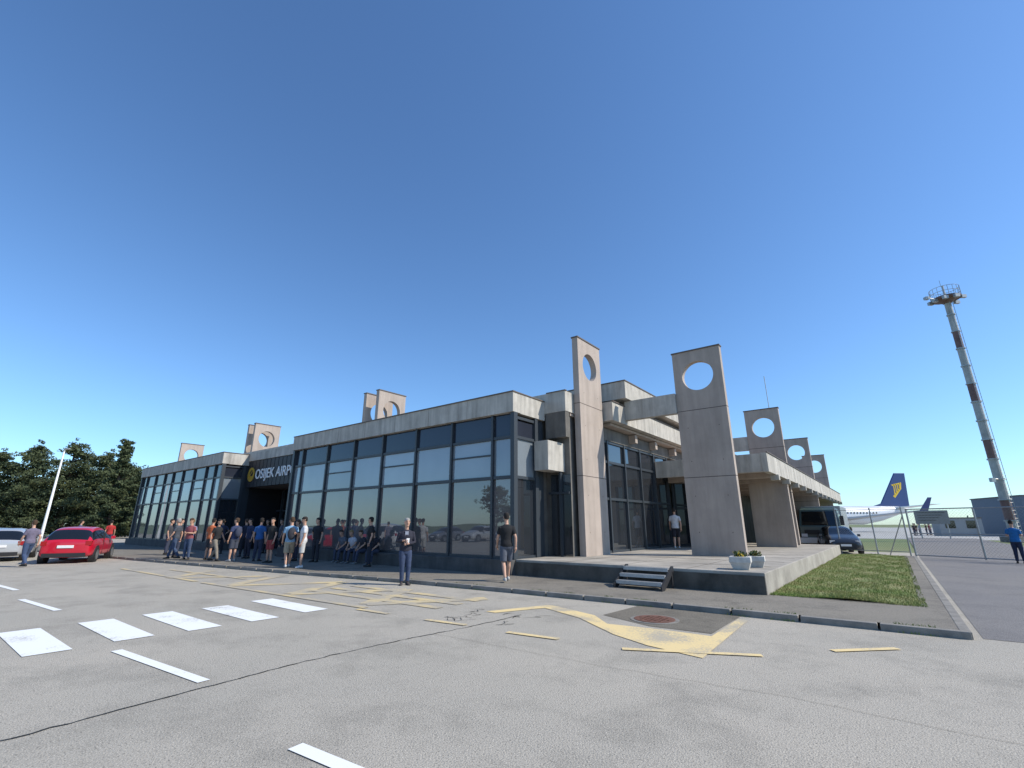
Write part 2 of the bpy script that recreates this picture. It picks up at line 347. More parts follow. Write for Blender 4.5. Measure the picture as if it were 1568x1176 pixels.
# main roofs
conc.box(-40.5,.94,2.003,2.35,5.72,6.5,M['conc'])
conc.box(-40.5,.9,2.35,52,6.2,6.42,M['roofm'])
conc.box(.7,.94,2.35,4.6,5.72,6.5,M['conc'])
conc.box(.94,1.6,4.6,4.95,5.72,6.5,M['conc']); conc.box(.9,1.3,4.95,50,6.2,6.42,M['roofm'])
conc.box(1.3,1.6,4.95,50,5.72,6.497,M['conc'])
conc.box(-40.5,.9,2.4,52,5.6,5.7,M['slab']); conc.box(.9,1.3,4.95,52,5.6,5.7,M['slab'])
conc.box(1.55,1.64,4.6,50,6.5,6.54,M['cap']); conc.box(.1,.97,1.98,2.1,6.5,6.54,M['cap'])
for q in np.arange(7,48,2.4): conc.box(1.598,1.603,q,q+.015,5.73,6.49,M['seam'])
conc.box(-14,1.9,5.3,22,6.75,7.5,M['conc']); conc.box(-14,1.93,5.27,22,7.5,7.545,M['cap']); conc.box(-13.5,1.4,5.6,21,6.42,6.75,M['concd'])
dk.box(-.3,.85,2.36,2.5,.1,5.6,M['concd'])
dk.box(.03,.92,2.015,2.3,4.75,5.715,M['concd'])  # darker concrete: this wall's shade is put into its colour
conc.box(.03,.62,1.25,2.5,3.5,4.55,M['conc'])
pane(.1,.95,.6,3.4,2.2,M['gside']); fr.box(.5,.58,2.1,2.25,.57,3.5,M['frame']); fr.box(.03,.9,2.12,2.26,2.7,2.78,M['frame'])
dk.box(.7,.8,2.5,4.5,.57,5.6,M['concd'])
hq=[4.5,5.35,7.0,8.7,10.4,12.2]
for i in range(len(hq)-1):
    for z0,z1 in ((.65,2.6),(2.7,4.1),(4.2,4.95)): pane(hq[i],hq[i+1],z0,z1,.82,M['gside'],'p')
for q in hq: fr.box(.74,.92,q-.05,q+.05,.57,5.05,M['frame'])
for z_ in (.61,2.65,4.15,5.0): fr.box(.78,.89,4.5,12.2,z_-.05,z_+.05,M['frame'])
conc.box(.55,.93,4.4,30,5.05,5.56,M['concd'])
for q in (7.5,9.9,12.6): conc.box(.935,1.25,q,q+.25,5.2,5.56,M['slab'])
for q in (5.78,18.2,30.7,42.2): conc.box(1.605,3.79,q,q+.26,5.9,6.72,M['conc'])
for (q0,q1) in ((10.4,29.9),(30.0,48)):
    conc.box(5.75,6.0,q0,q1,3.85,4.68,M['conc'])
for q in np.arange(12.8,48,2.4): conc.box(5.998,6.003,q,q+.015,3.86,4.67,M['seam'])
conc.box(.95,5.745,10.42,10.7,3.86,4.66,M['conc'])
conc.box(.95,5.745,10.7,48,4.3,4.5,M['slab'])
for k in range(13):
    q=12+k*2.9; conc.box(.96,5.74,q,q+.28,3.72,4.3,M['slab'])
    conc.box(5.745,6.1,q,q+.28,3.6,3.845,M['conc'])
conc.box(5.98,6.04,10.38,48,4.685,4.72,M['cap'])
for z0,z1 in ((.65,2.4),(2.5,3.7)):
    for x0,x1 in ((.95,1.9),(1.95,2.9),(2.95,3.8)): pane(x0,x1,z0,z1,12.6,M['gside'])
for x_ in (.95,1.93,2.93,3.85): fr.box(x_-.04,x_+.04,12.5,12.7,.57,3.7,M['frame'])
for z_ in (.61,2.45): fr.box(.9,3.9,12.52,12.68,z_-.05,z_+.05,M['frame'])
dk.box(.85,1.0,12.75,48,.1,4.25,M['concd'])
for q in (22,28,34,40): fr.box(3.8,3.9,q,q+.1,.1,4.3,M['frame'])
part(conc,'concrete_structure',bevel=.012); part(fr,'window_frames'); part(gl,'window_glass',recalc=False); part(pl_,'plinth',bevel=.01); part(dk,'inner_walls')
def pylon(c0,c1,d0,d1,z0,z1,hz,r,axis,seams=(5.95,3.35)):
    b=MB(); cc=(c0+c1)/2; n=48; hw=(c1-c0)/2
    P=(lambda c,d,z:(c,d,z)) if axis=='p' else (lambda c,d,z:(d,c,z))
    H0,H1=hz-hw,z1
    def sq(a):
        dx,dz=math.cos(a),math.sin(a); t=1e9
        if abs(dx)>1e-6: t=min(t,hw/abs(dx))
        if dz>1e-6: t=min(t,(H1-hz)/dz)
        if dz<-1e-6: t=min(t,(hz-H0)/-dz)
        return cc+dx*t,hz+dz*t
    angs=sorted(set([2*math.pi*i/n for i in range(n)]+[math.atan2(s1*(H1-hz if s1>0 else hz-H0),s2*hw)%(2*math.pi) for s1 in (1,-1) for s2 in (1,-1)]))
    m=len(angs)
    for d in (d0,d1):
        for i in range(m):
            a,a2=angs[i],angs[(i+1)%m]
            o1,o2=sq(a),sq(a2)
            b.poly([P(cc+r*math.cos(a),d,hz+r*math.sin(a)),P(o1[0],d,o1[1]),P(o2[0],d,o2[1]),P(cc+r*math.cos(a2),d,hz+r*math.sin(a2))],M['slab'])
        b.poly([P(c0,d,z0),P(c1,d,z0),P(c1,d,H0),P(c0,d,H0)],M['slab'])
    for i in range(m):
        a,a2=angs[i],angs[(i+1)%m]
        b.poly([P(cc+r*math.cos(a),d0,hz+r*math.sin(a)),P(cc+r*math.cos(a2),d0,hz+r*math.sin(a2)),P(cc+r*math.cos(a2),d1,hz+r*math.sin(a2)),P(cc+r*math.cos(a),d1,hz+r*math.sin(a))],M['slab'])
    for c in (c0,c1): b.poly([P(c,d0,z0),P(c,d1,z0),P(c,d1,z1),P(c,d0,z1)],M['slab'])
    b.poly([P(c0,d0,z1),P(c1,d0,z1),P(c1,d1,z1),P(c0,d1,z1)],M['slab'])
    def bx(ca,cb,da,db,za,zb,mm):
        if axis=='p': b.box(ca,cb,da,db,za,zb,mm)
        else: b.box(da,db,ca,cb,za,zb,mm)
    bx(c0-.03,c1+.03,d0-.03,d1+.03,z1+.001,z1+.05,M['cap'])
    for s_ in seams:
        if s_>z0: bx(c0-.003,c1+.003,d0-.003,d1+.003,s_,s_+.025,M['seam'])
    for z_ in np.arange(z0+.8,hz-1,1.3):
        for c in (c0+.35,c1-.35): bx(c-.015,c+.015,d0-.002,d1+.002,z_-.015,z_+.015,M['seam'])
    part(b,'pylon')
pylon(2.62,4.45,.97,1.22,.57,8.8,7.75,.56,'q',(6.1,3.35))
for p,q0 in ((-11.6,2.6),(-12.75,2.6),(-26.2,2.6),(-27.2,2.6),(-40.7,2.6)):
    pylon(q0,q0+1.85,p,p+.25,5.5,8.8,7.75,.58,'q')
for q,top_ in ((5.9,8.4),(18.2,8.25),(30.7,8.2),(42.2,8.15)):
    pylon(3.8,5.66,q,q+.27,.57 if q<20 else 0,top_,top_-1.06,.6,'p')
b=MB(); b.box(4.15,5.95,15.0,15.3,.57,3.72,M['slab']); part(b,'canopy_pier')
b=MB(); b.box(.04,7.3,.12,20,.0,.57,M['terr']); o=part(b,'terrace',bevel=.02)
b=MB(); b.box(.02,7.29,.085,.117,.0,.50,M['terrf']); part(b,'terrace_front')  # thin facing that carries the stains and painted shade
b=MB()
for p in (1.9,3.7,5.5): b.box(p-.006,p+.006,.14,6,.571,.574,M['seam'])
for q in (2,4,6,8): b.box(.05,7.1,q-.006,q+.006,.571,.5745,M['seam'])
part(b,'terrace_joints')
b=MB()
b.tube([(5.2,18.3,8.3),(5.2,18.3,10.3)],.02,M['steel'],6); part(b,'antenna_rod')
b=MB()
for p in (-8.2,-7.4,-6.9): b.tube([(p,3,6.4),(p,3,7.15)],.03,M['steel'],6)
b.tube([(-8.2,3,7.1),(-6.9,3,7.1)],.025,M['steel'],6); part(b,'roof_rail')
# ---------------------------------------------------------------- metal stairs
b=MB()
for i in range(3):
    z_=.18+i*.15; q0=-.75+i*.24
    b.box(3.95,5.15,q0,q0+.24,z_+.07,z_+.10,M['steel'])
    b.box(3.95,5.15,q0,q0+.02,z_+.02,z_+.07,M['steel'])
for p in (3.93,5.17):
    b.rings([[(p-.02,-.83,.1),(p-.02,-.65,.1),(p-.02,.05,.5),(p-.02,.05,.62),(p-.02,-.05,.62),(p-.02,-.83,.2)],[(p+.02,-.83,.1),(p+.02,-.65,.1),(p+.02,.05,.5),(p+.02,.05,.62),(p+.02,-.05,.62),(p+.02,-.83,.2)]],M['black'])
    b.box(p-.02,p+.02,-.1,-.04,.1,.5,M['black'])
b.make('metal_steps',mw=SITE)
def planter(p,q,s,cols):
    e=empty('flower_planter',SITE@Matrix.Translation((p,q,.57))@Matrix.Rotation(.15,4,'Z'))
    b=MB(); k=s
    b.rings([[(x*k*.38,y*k*.38,0) for x,y in ((-1,-1),(1,-1),(1,1),(-1,1))],[(x*k*.5,y*k*.5,.36*k) for x,y in ((-1,-1),(1,-1),(1,1),(-1,1))],[(x*k*.53,y*k*.53,.36*k) for x,y in ((-1,-1),(1,-1),(1,1),(-1,1))],[(x*k*.53,y*k*.53,.66*k) for x,y in ((-1,-1),(1,-1),(1,1),(-1,1))]],M['kerb2'])
    b.make('pot',parent=e,bevel=.012)
    b=MB()
    for i in range(160):
        a=random.uniform(0,6.28);r=random.uniform(0,.4*k)*.95;x,y=r*math.cos(a),r*math.sin(a);z_=.66*k+random.uniform(-.02,.09)*(1.2-r)
        d=.025; t=random.uniform(0,6.28)
        m=M['pine2'] if i%6 else cols
        b.poly([(x-d*math.cos(t),y-d*math.sin(t),z_),(x+d*math.cos(t),y+d*math.sin(t),z_+random.uniform(-.02,.02)),(x+d*math.sin(t),y-d*math.cos(t),z_+.05)],m)
    b.make('plants',parent=e,recalc=False)
M['kerb2']=mat('planter_concrete',(.6,.58,.53),.85,.25,6,bump=.2)
M['yel']=mat('yellow_petals',(.75,.5,.03),.7)
planter(6.65,.8,.46,M['yel']); planter(6.8,1.75,.42,M['yel'])
# ---------------------------------------------------------------- fence and gate
def mesh_panel(b,a,c,z0,z1,m,step=.11,w=.0035):
    a=Vector((*a,0));c=Vector((*c,0));d=(c-a);l=d.length;d/=l
    nn=int((l+(z1-z0))/step); h=z1-z0
    for s_ in (1,-1):
        for i in range(nn):
            x0=i*step-h if s_==1 else i*step
            xa,xb=(x0,x0+h) if s_==1 else (x0,x0-h)
            za,zb=z0,z1
            def cl(xa,za,xb,zb):
                if max(xa,xb)<=0 or min(xa,xb)>=l: return None
                def at(x): t=(x-xa)/(xb-xa); return za+(zb-za)*t
                ya,yb=za,zb; X0,X1=xa,xb
                if X0<0: ya=at(0);X0=0
                if X1<0: yb=at(0);X1=0
                if X0>l: ya=at(l);X0=l
                if X1>l: yb=at(l);X1=l
                return X0,ya,X1,yb
            r=cl(xa,za,xb,zb)
            if r is None: continue
            p0=a+d*r[0];p1=a+d*r[2]
            b.poly([(p0.x,p0.y,r[1]-w),(p1.x,p1.y,r[3]-w),(p1.x,p1.y,r[3]+w),(p0.x,p0.y,r[1]+w)],m)
fe=empty('chain_link_fence',SITE)
b=MB()
fp=[(7.2,22.0),(8.9,21.6),(10.3,20.9)]
for i,(p,q) in enumerate(fp): b.tube([(p,q,0),(p,q,2.55)],.035,M['steel'],8)
for i in range(2):
    a,c=fp[i],fp[i+1]
    for z_ in (.25,2.45): b.tube([(*a,z_),(*c,z_)],.022,M['steel'],6)
    for z_ in (2.58,2.66): b.tube([(*a,z_-.02),(*c,z_-.02)],.006,M['steel'],4)
b.tube([(10.3,20.9,2.1),(9.4,21.3,0)],.025,M['steel'],6)
b.make('posts_and_rails',parent=fe)
b=MB(); 
for i in range(2): mesh_panel(b,fp[i],fp[i+1],.25,2.45,M['steel'])
b.make('wire_mesh',parent=fe,recalc=False)
ge=empty('sliding_gate',SITE)
b=MB(); gp=[(10.5,20.8),(13.0,19.5),(15.5,18.2),(18.0,16.9),(20.5,15.6)]
for p,q in gp: b.tube([(p,q,.05),(p,q,2.45)],.04,M['steel'],8)
for z_ in (.12,1.2,2.42): b.tube([(*gp[0],z_),(*gp[-1],z_)],.03,M['steel'],6)
b.make('frame',parent=ge); b=MB(); mesh_panel(b,gp[0],gp[-1],.12,2.42,M['steel'],.14); b.make('wire_mesh',parent=ge,recalc=False)
# ---------------------------------------------------------------- floodlight mast
me_=empty('floodlight_mast',Matrix.Translation((48.9,48,0)))
b=MB(); Hm=26; n=13
def rr(z): return .68-.2*z/Hm
for i in range(n):
    z0,z1=Hm*i/n,Hm*(i+1)/n; m=M['mastr'] if i%3==1 else M['mastw']
    b.tube([(0,0,z0),(0,0,z1)],[rr(z0)*.62,rr(z1)*.62],m,14)
    b.tube([(0,0,z1-.06),(0,0,z1+.06)],rr(z1)*.78,M['steel'],14)
for s_ in (-.18,.18): b.tube([(s_,-.62,0),(s_,-.42,Hm)],.025,M['steel'],5)
for i in range(70): z_=i*.37; yv=-.62+.2*z_/Hm; b.tube([(-.18,yv,z_),(.18,yv,z_)],.015,M['steel'],4)
b.make('tower',parent=me_)
b=MB(); z=Hm; PR=1.3
b.tube([(0,0,z-.6),(0,0,z-.1)],[.35,.9],M['mastr'],12)
b.tube([(0,0,z-.1),(0,0,z+.08)],PR,M['mastr'],18)
for k in range(18):
    a=k*math.pi*2/18; b.tube([(PR*math.cos(a),PR*math.sin(a),z),(PR*math.cos(a),PR*math.sin(a),z+1.15)],.022,M['mastw'],5)
for zz_ in (z+.6,z+1.15):
    b.tube([(PR*math.cos(k*math.pi/12),PR*math.sin(k*math.pi/12),zz_) for k in range(25)],.025,M['mastw'],5)
b.tube([(0,0,z),(0,0,z+1.6)],.09,M['steel'],6); b.tube([(-.2,0,z+1.5),(-.2,0,z+2.3)],.02,M['steel'],5)
for a in (2.6,3.2,3.9,4.6,5.3,.2):
    x,y=(PR+.1)*math.cos(a),(PR+.1)*math.sin(a); b.box(x-.25,x+.25,y-.15,y+.15,z-.45,z-.1,M['steel'])
b.tube([(-1.3,0,z-.05),(-2.2,0,z+.1)],.05,M['steel'],6); b.box(-2.4,-2.0,-.2,.2,z-.1,z+.2,M['steel'])
b.make('platform',parent=me_)
b=MB(); b.box(-.8,.8,-.8,.8,0,.5,M['kerb']); b.make('footing',parent=me_)
b=MB(); b.tube([(.4,-.3,6.0),(-.9,-.3,6.0)],.04,M['steel'],6); b.box(-1.2,-.8,-.5,-.2,5.7,6.1,M['steel']); b.make('side_lamp',parent=me_)
# ---------------------------------------------------------------- street lamp left
le=empty('street_lamp',Matrix.Translation((-40.5,42.5,0)))
b=MB(); b.tube([(0,0,0),(0,0,.5),(0,0,8.1)],[.17,.12,.06],M['polew'],12); b.tube([(0,0,8.0),(.2,-.15,8.12),(.45,-.3,8.14)],[.05,.045,.035],M['polew'],8); b.make('pole',parent=le,smooth=True)
b=MB(); b.ell((.6,-.4,8.14),(.3,.16,.07),M['steel']); b.make('lamp_head',parent=le,smooth=True)
# ---------------------------------------------------------------- trees
def tree(name,x,y,h,spread,seed,kind='pine',mt=None,leaves=5200,size=.3):
    r=np.random.default_rng(seed); e=empty(name,Matrix.Translation((x,y,0)))
    b=MB(); lean=r.uniform(-.3,.3,2)
    b.tube([(0,0,0),(lean[0]*.4,lean[1]*.4,h*.5),(lean[0],lean[1],h*.93)],[h*.024,h*.016,.04],M['bark'],8)
    cl=[]
    nb=int(34+h*4)
    for i in range(nb):
        t=(i+r.uniform(0,1))/nb
        if kind=='pine':
            z=h*(.06+.86*t); prof=1.02*(1-t**2.4)**.75+.06
        elif kind=='spruce':
            z=h*(.05+.9*t); prof=(1-t)**.8*.95+.06
        else:
            z=h*(.22+.72*t); prof=math.sin(math.pi*(.15+.8*t))**.6
        L_=spread*prof*r.uniform(.45,1.15); a=r.uniform(0,6.283)
        up={'pine':.18,'spruce':-.08,'broad':.35}[kind]
        tip=np.array([math.cos(a)*L_,math.sin(a)*L_,z+L_*up*r.uniform(.3,1.3)])
        b.tube([(lean[0]*z/h,lean[1]*z/h,z-.2),tuple((tip+np.array([0,0,z-.2]))/2+np.array([0,0,.1])),tuple(tip)],[h*.006,h*.004,.015],M['bark'],4)
        for k in range(3):
            f=1-.3*k*r.uniform(.6,1.2); c=tip*np.array([f,f,1])+np.array([0,0,-(1-f)*L_*up*.6])+r.normal(0,.2,3)
            cl.append((c,(.54 if kind!='spruce' else .38)*(.5+.55*prof)*h/11))
    if kind!='broad': cl.append((np.array([lean[0],lean[1],h*.97]),.3))
    b.make('trunk',parent=e)
    tot=sum(s**2 for c,s in cl); V=[];
    for c,s in cl:
        n=max(6,int(leaves*s*s/tot))
        d=r.normal(0,1,(n,3)); d/=np.linalg.norm(d,axis=1)[:,None]; rad=s*r.uniform(.35,1.2,(n,1))**.6
        P_=c+d*rad*np.array([1.35,1.35,.65])
        u=r.normal(0,1,(n,3)); u/=np.linalg.norm(u,axis=1)[:,None]; w=np.cross(u,r.normal(0,1,(n,3))); w/=np.linalg.norm(w,axis=1)[:,None]
        sz=size*r.uniform(.5,1.2,(n,1))*.5; 
        V.append(np.stack([P_-u*sz,P_+w*sz*.45,P_+u*sz,P_-w*sz*.45],1))
    V=np.concatenate(V).reshape(-1,3); F=np.arange(len(V)).reshape(-1,4)
    me=bpy.data.meshes.new('foliage'); me.from_pydata(V.tolist(),[],F.tolist()); me.materials.append(mt or M['pine']); me.update()
    o=link(bpy.data.objects.new('foliage',me)); o.parent=e
for i,(x,y,h,s,k) in enumerate([(-60.3,65,13.4,4.3,'pine'),(-63.8,63,12.8,3.9,'pine'),(-67.8,63,11.6,3.9,'pine'),(-56.2,66,12.0,3.4,'pine'),(-72.3,63,10.2,3.9,'pine'),(-49.2,60,12.3,2.2,'spruce'),(-52.8,66,9.6,2.9,'pine'),(-78,66,9.0,4.4,'pine'),(-46.4,61,8.2,2.3,'spruce'),(-58,73,11,4.4,'pine'),(-67,73,10.5,4.6,'pine'),(-85,68,8.4,4.8,'pine'),(-75,74,9.5,4.8,'pine'),(-45.5,68,7.6,2.8,'pine')]):
    tree('pine_tree',x,y,h,s,20+i,k,leaves=18000 if i<7 else 10000,size=.37)
for i,(p,q,h) in enumerate([(-30,-62,8),(-22,-66,10),(-13,-60,7.5),(-4,-64,9.5),(6,-58,6.5),(16,-66,9),(-42,-64,9),(-55,-66,10)]):
    v=W(p,q); tree('roadside_tree',v.x,v.y,h,h*.42,60+i,'broad',M['pine2'],3500,.6)
b=MB()
def treeline(b,p0,p1,q,hmin,hmax,n,m):
    for i in range(n):
        p=p0+(p1-p0)*(i+random.random())/n; h=random.uniform(hmin,hmax)
        for k in range(26):
            a=random.uniform(0,6.28);rr_=random.uniform(0,h*.55);c=Vector(W(p,q))+Vector((rr_*math.cos(a),rr_*math.sin(a),h*random.uniform(.05,1)*(1-.5*(rr_/(h*.55))**2)))
            u=Vector((random.gauss(0,1),random.gauss(0,1),random.gauss(0,1))).normalized()*h*.22;w=u.cross(Vector((random.gauss(0,1),random.gauss(0,1),random.gauss(0,1)))).normalized()*h*.18
            b.poly([c-u,c+w,c+u,c-w],m)
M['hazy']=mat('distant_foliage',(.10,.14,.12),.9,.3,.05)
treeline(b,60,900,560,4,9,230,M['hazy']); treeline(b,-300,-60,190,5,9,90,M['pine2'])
b.make('distant_tree_line',recalc=False)
# ---------------------------------------------------------------- vehicles
def car(name,mw,col,scale=(1,1,1),metallic=.3):
    e=empty(name,mw@Matrix.Diagonal((*scale,1))); 
    pm=mat('car_paint_'+name,col,.28,metal=metallic,coat=.8)
    S_=[(-2.06,.66,.70,.58,.38,.80,.84),(-2.02,.78,.79,.62,.26,.88,.93),(-1.88,.83,.82,.62,.22,.93,1.12),(-1.6,.86,.84,.60,.20,.95,1.37),(-1.2,.88,.86,.60,.20,.95,1.45),(-.4,.89,.87,.61,.20,.94,1.48),(.3,.89,.87,.60,.20,.93,1.44),(.62,.89,.87,.62,.20,.93,1.28),(1.1,.88,.85,.70,.2,.92,.99),(1.6,.86,.82,.62,.2,.83,.89),(1.92,.80,.76,.52,.24,.70,.75),(2.06,.68,.66,.45,.32,.55,.6)]
    b=MB(); rs=[]
    for x,wl,wb,wr,zl,zb,zr in S_:
        h=[(wl*.9,zl),(wl,zl+.12),(wl,(zl+zb)/2+.05),(wb,zb),(wr+(wb-wr)*.12,zb+(zr-zb)*.85),(wr*.85,zr),(wr*.4,zr+.02)]
        rs.append([(x,y,z) for y,z in h]+[(x,-y,z) for y,z in reversed(h)])
    n=len(rs[0]); base=len(b.v)
    for r in rs: b.v+=r
    for i in range(len(rs)-1):
        for j in range(n):
            a=base+i*n+j;c=base+i*n+(j+1)%n
            gls=(j in (3,9) and 2<=i<=7) or (j in (4,5,6,7,8) and i in (1,2,6,7)) 
            b.f.append((a,c,c+n,a+n)); b.m.append(b.mi(M['carglass'] if gls else pm))
    b.f.append(tuple(base+j for j in range(n)));b.m.append(b.mi(pm)); b.f.append(tuple(base+(len(rs)-1)*n+j for j in range(n)));b.m.append(b.mi(M['black']))
    o=b.make('body',parent=e,smooth=True); sm=o.modifiers.new('s','SUBSURF'); sm.levels=1; sm.render_levels=2
    b=MB()
    for x in (-1.28,1.3):
        for s_ in (1,-1):
            b.tube([(x,s_*.70,.31),(x,s_*.885,.31)],.385,M['black'],22)
            b.tube([(x,s_*.72,.31),(x,s_*.905,.31)],.315,M['tyre'],22); b.tube([(x,s_*.8,.31),(x,s_*.915,.31)],.2,M['rim'],14)
    b.make('wheels',parent=e)
    b=MB()
    for s_ in (1,-1):
        b.box(-2.05,-1.86,s_*.60,s_*.80,.72,.9,M['tail']); b.box(1.74,1.96,s_*.5,s_*.76,.58,.72,M['head'])
        b.box(.55,.72,s_*.9,s_*1.04,.92,1.05,pm)
        b.box(-.42,-.36,s_*.80,s_*.868,.92,1.2,M['black'])
        for x in (-.5,.55): b.box(x-.006,x+.006,s_*.86,s_*.893,.3,.92,M['black'])
    b.box(-2.085,-2.03,-.26,.26,.62,.73,M['white']); b.box(2.02,2.08,-.26,.26,.42,.53,M['white'])
    b.box(-2.08,-1.95,-.68,.68,.26,.42,M['black']); b.box(1.98,2.07,-.5,.5,.3,.42,M['black']); b.make('trim',parent=e,bevel=.02)
    return e
def at(p,q,yaw,z=0): return SITE@Matrix.Translation((p,q,z))@Matrix.Rotation(yaw,4,'Z')
car('parked_car',at(-21.1,-6.6,math.radians(156)),(.55,.008,.03),(1.08,1.08,1.05),.1)
car('parked_car',at(-24.9,-8.6,math.radians(165)),(.5,.51,.52),(1.05,1,1))
car('parked_car',at(-21.8,-10.8,math.radians(168)),(.66,.66,.66),(1.1,1.05,1.15),.0)
car('parked_car',at(-29.5,-11.4,math.radians(172)),(.62,.62,.62))
car('parked_car',at(-30.0,-8.6,math.radians(168)),(.3,.32,.35))
car('parked_car',at(-35.5,-11.5,math.radians(172)),(.06,.07,.09))
car('parked_car',at(-37.0,-8.9,math.radians(172)),(.6,.6,.6))
for p,cc in ((-22,(.6,.6,.6)),(-18,(.05,.05,.06)),(-14.5,(.5,.5,.52)),(-9,(.3,.31,.33)),(-3,(.6,.6,.6)),(1,(.12,.05,.05)),(-27,(.2,.2,.22))):
    car('parked_car',at(p,-23,math.pi/2),cc)
M['truckg']=mat('truck_paint',(.07,.11,.11),.4,coat=.4); 
te=empty('service_truck',at(5.9,27.5,0))
b=MB()
b.rings([[(-1.15,-1.5,.6),(1.15,-1.5,.6),(1.15,.6,.6),(-1.15,.6,.6)],[(-1.2,-1.6,1.5),(1.2,-1.6,1.5),(1.2,.6,1.5),(-1.2,.6,1.5)],[(-1.1,-1.2,2.6),(1.1,-1.2,2.6),(1.1,.6,2.6),(-1.1,.6,2.6)],[(-1.0,-1.0,2.75),(1.0,-1.0,2.75),(1.0,.6,2.75),(-1.0,.6,2.75)]],M['truckg'])
b.make('cab',parent=te,bevel=.06)
b=MB(); b.poly([(-1.0,-1.59,1.6),(1.0,-1.59,1.6),(.95,-1.24,2.5),(-.95,-1.24,2.5)],M['carglass'])
for s_ in (-1,1): b.poly([(s_*1.205,-1.2,1.6),(s_*1.205,.2,1.6),(s_*1.13,.2,2.4),(s_*1.13,-1.0,2.4)],M['carglass'])
b.make('windows',parent=te,recalc=False)
b=MB(); b.box(-1.2,1.2,.75,6,1.0,2.9,M['bgrey'] if 'bgrey' in M else M['steel']); b.make('cargo_box',parent=te,bevel=.04)
b=MB(); b.box(-1.22,1.22,-1.72,-1.45,.45,.8,M['white'])
for s_ in (-1,1):
    b.box(s_*.75,s_*1.1,-1.7,-1.6,.85,1.05,M['head']); b.box(s_*1.2,s_*1.42,-1.4,-1.3,1.6,2.2,M['black'])
    for y_ in (-.7,4.2): b.tube([(s_*.85,y_,.5),(s_*1.18,y_,.5)],.5,M['tyre'],20); b.tube([(s_*.9,y_,.5),(s_*1.2,y_,.5)],.26,M['rim'],14)
b.box(-.9,.9,-1.625,-1.6,1.0,1.3,M['black'])
b.box(-1,1,-1.2,6,.55,.85,M['black']); b.make('chassis',parent=te)
car('parked_car',at(7.0,23.6,math.radians(-90+14)),(.03,.035,.045),(1,1,1.05))
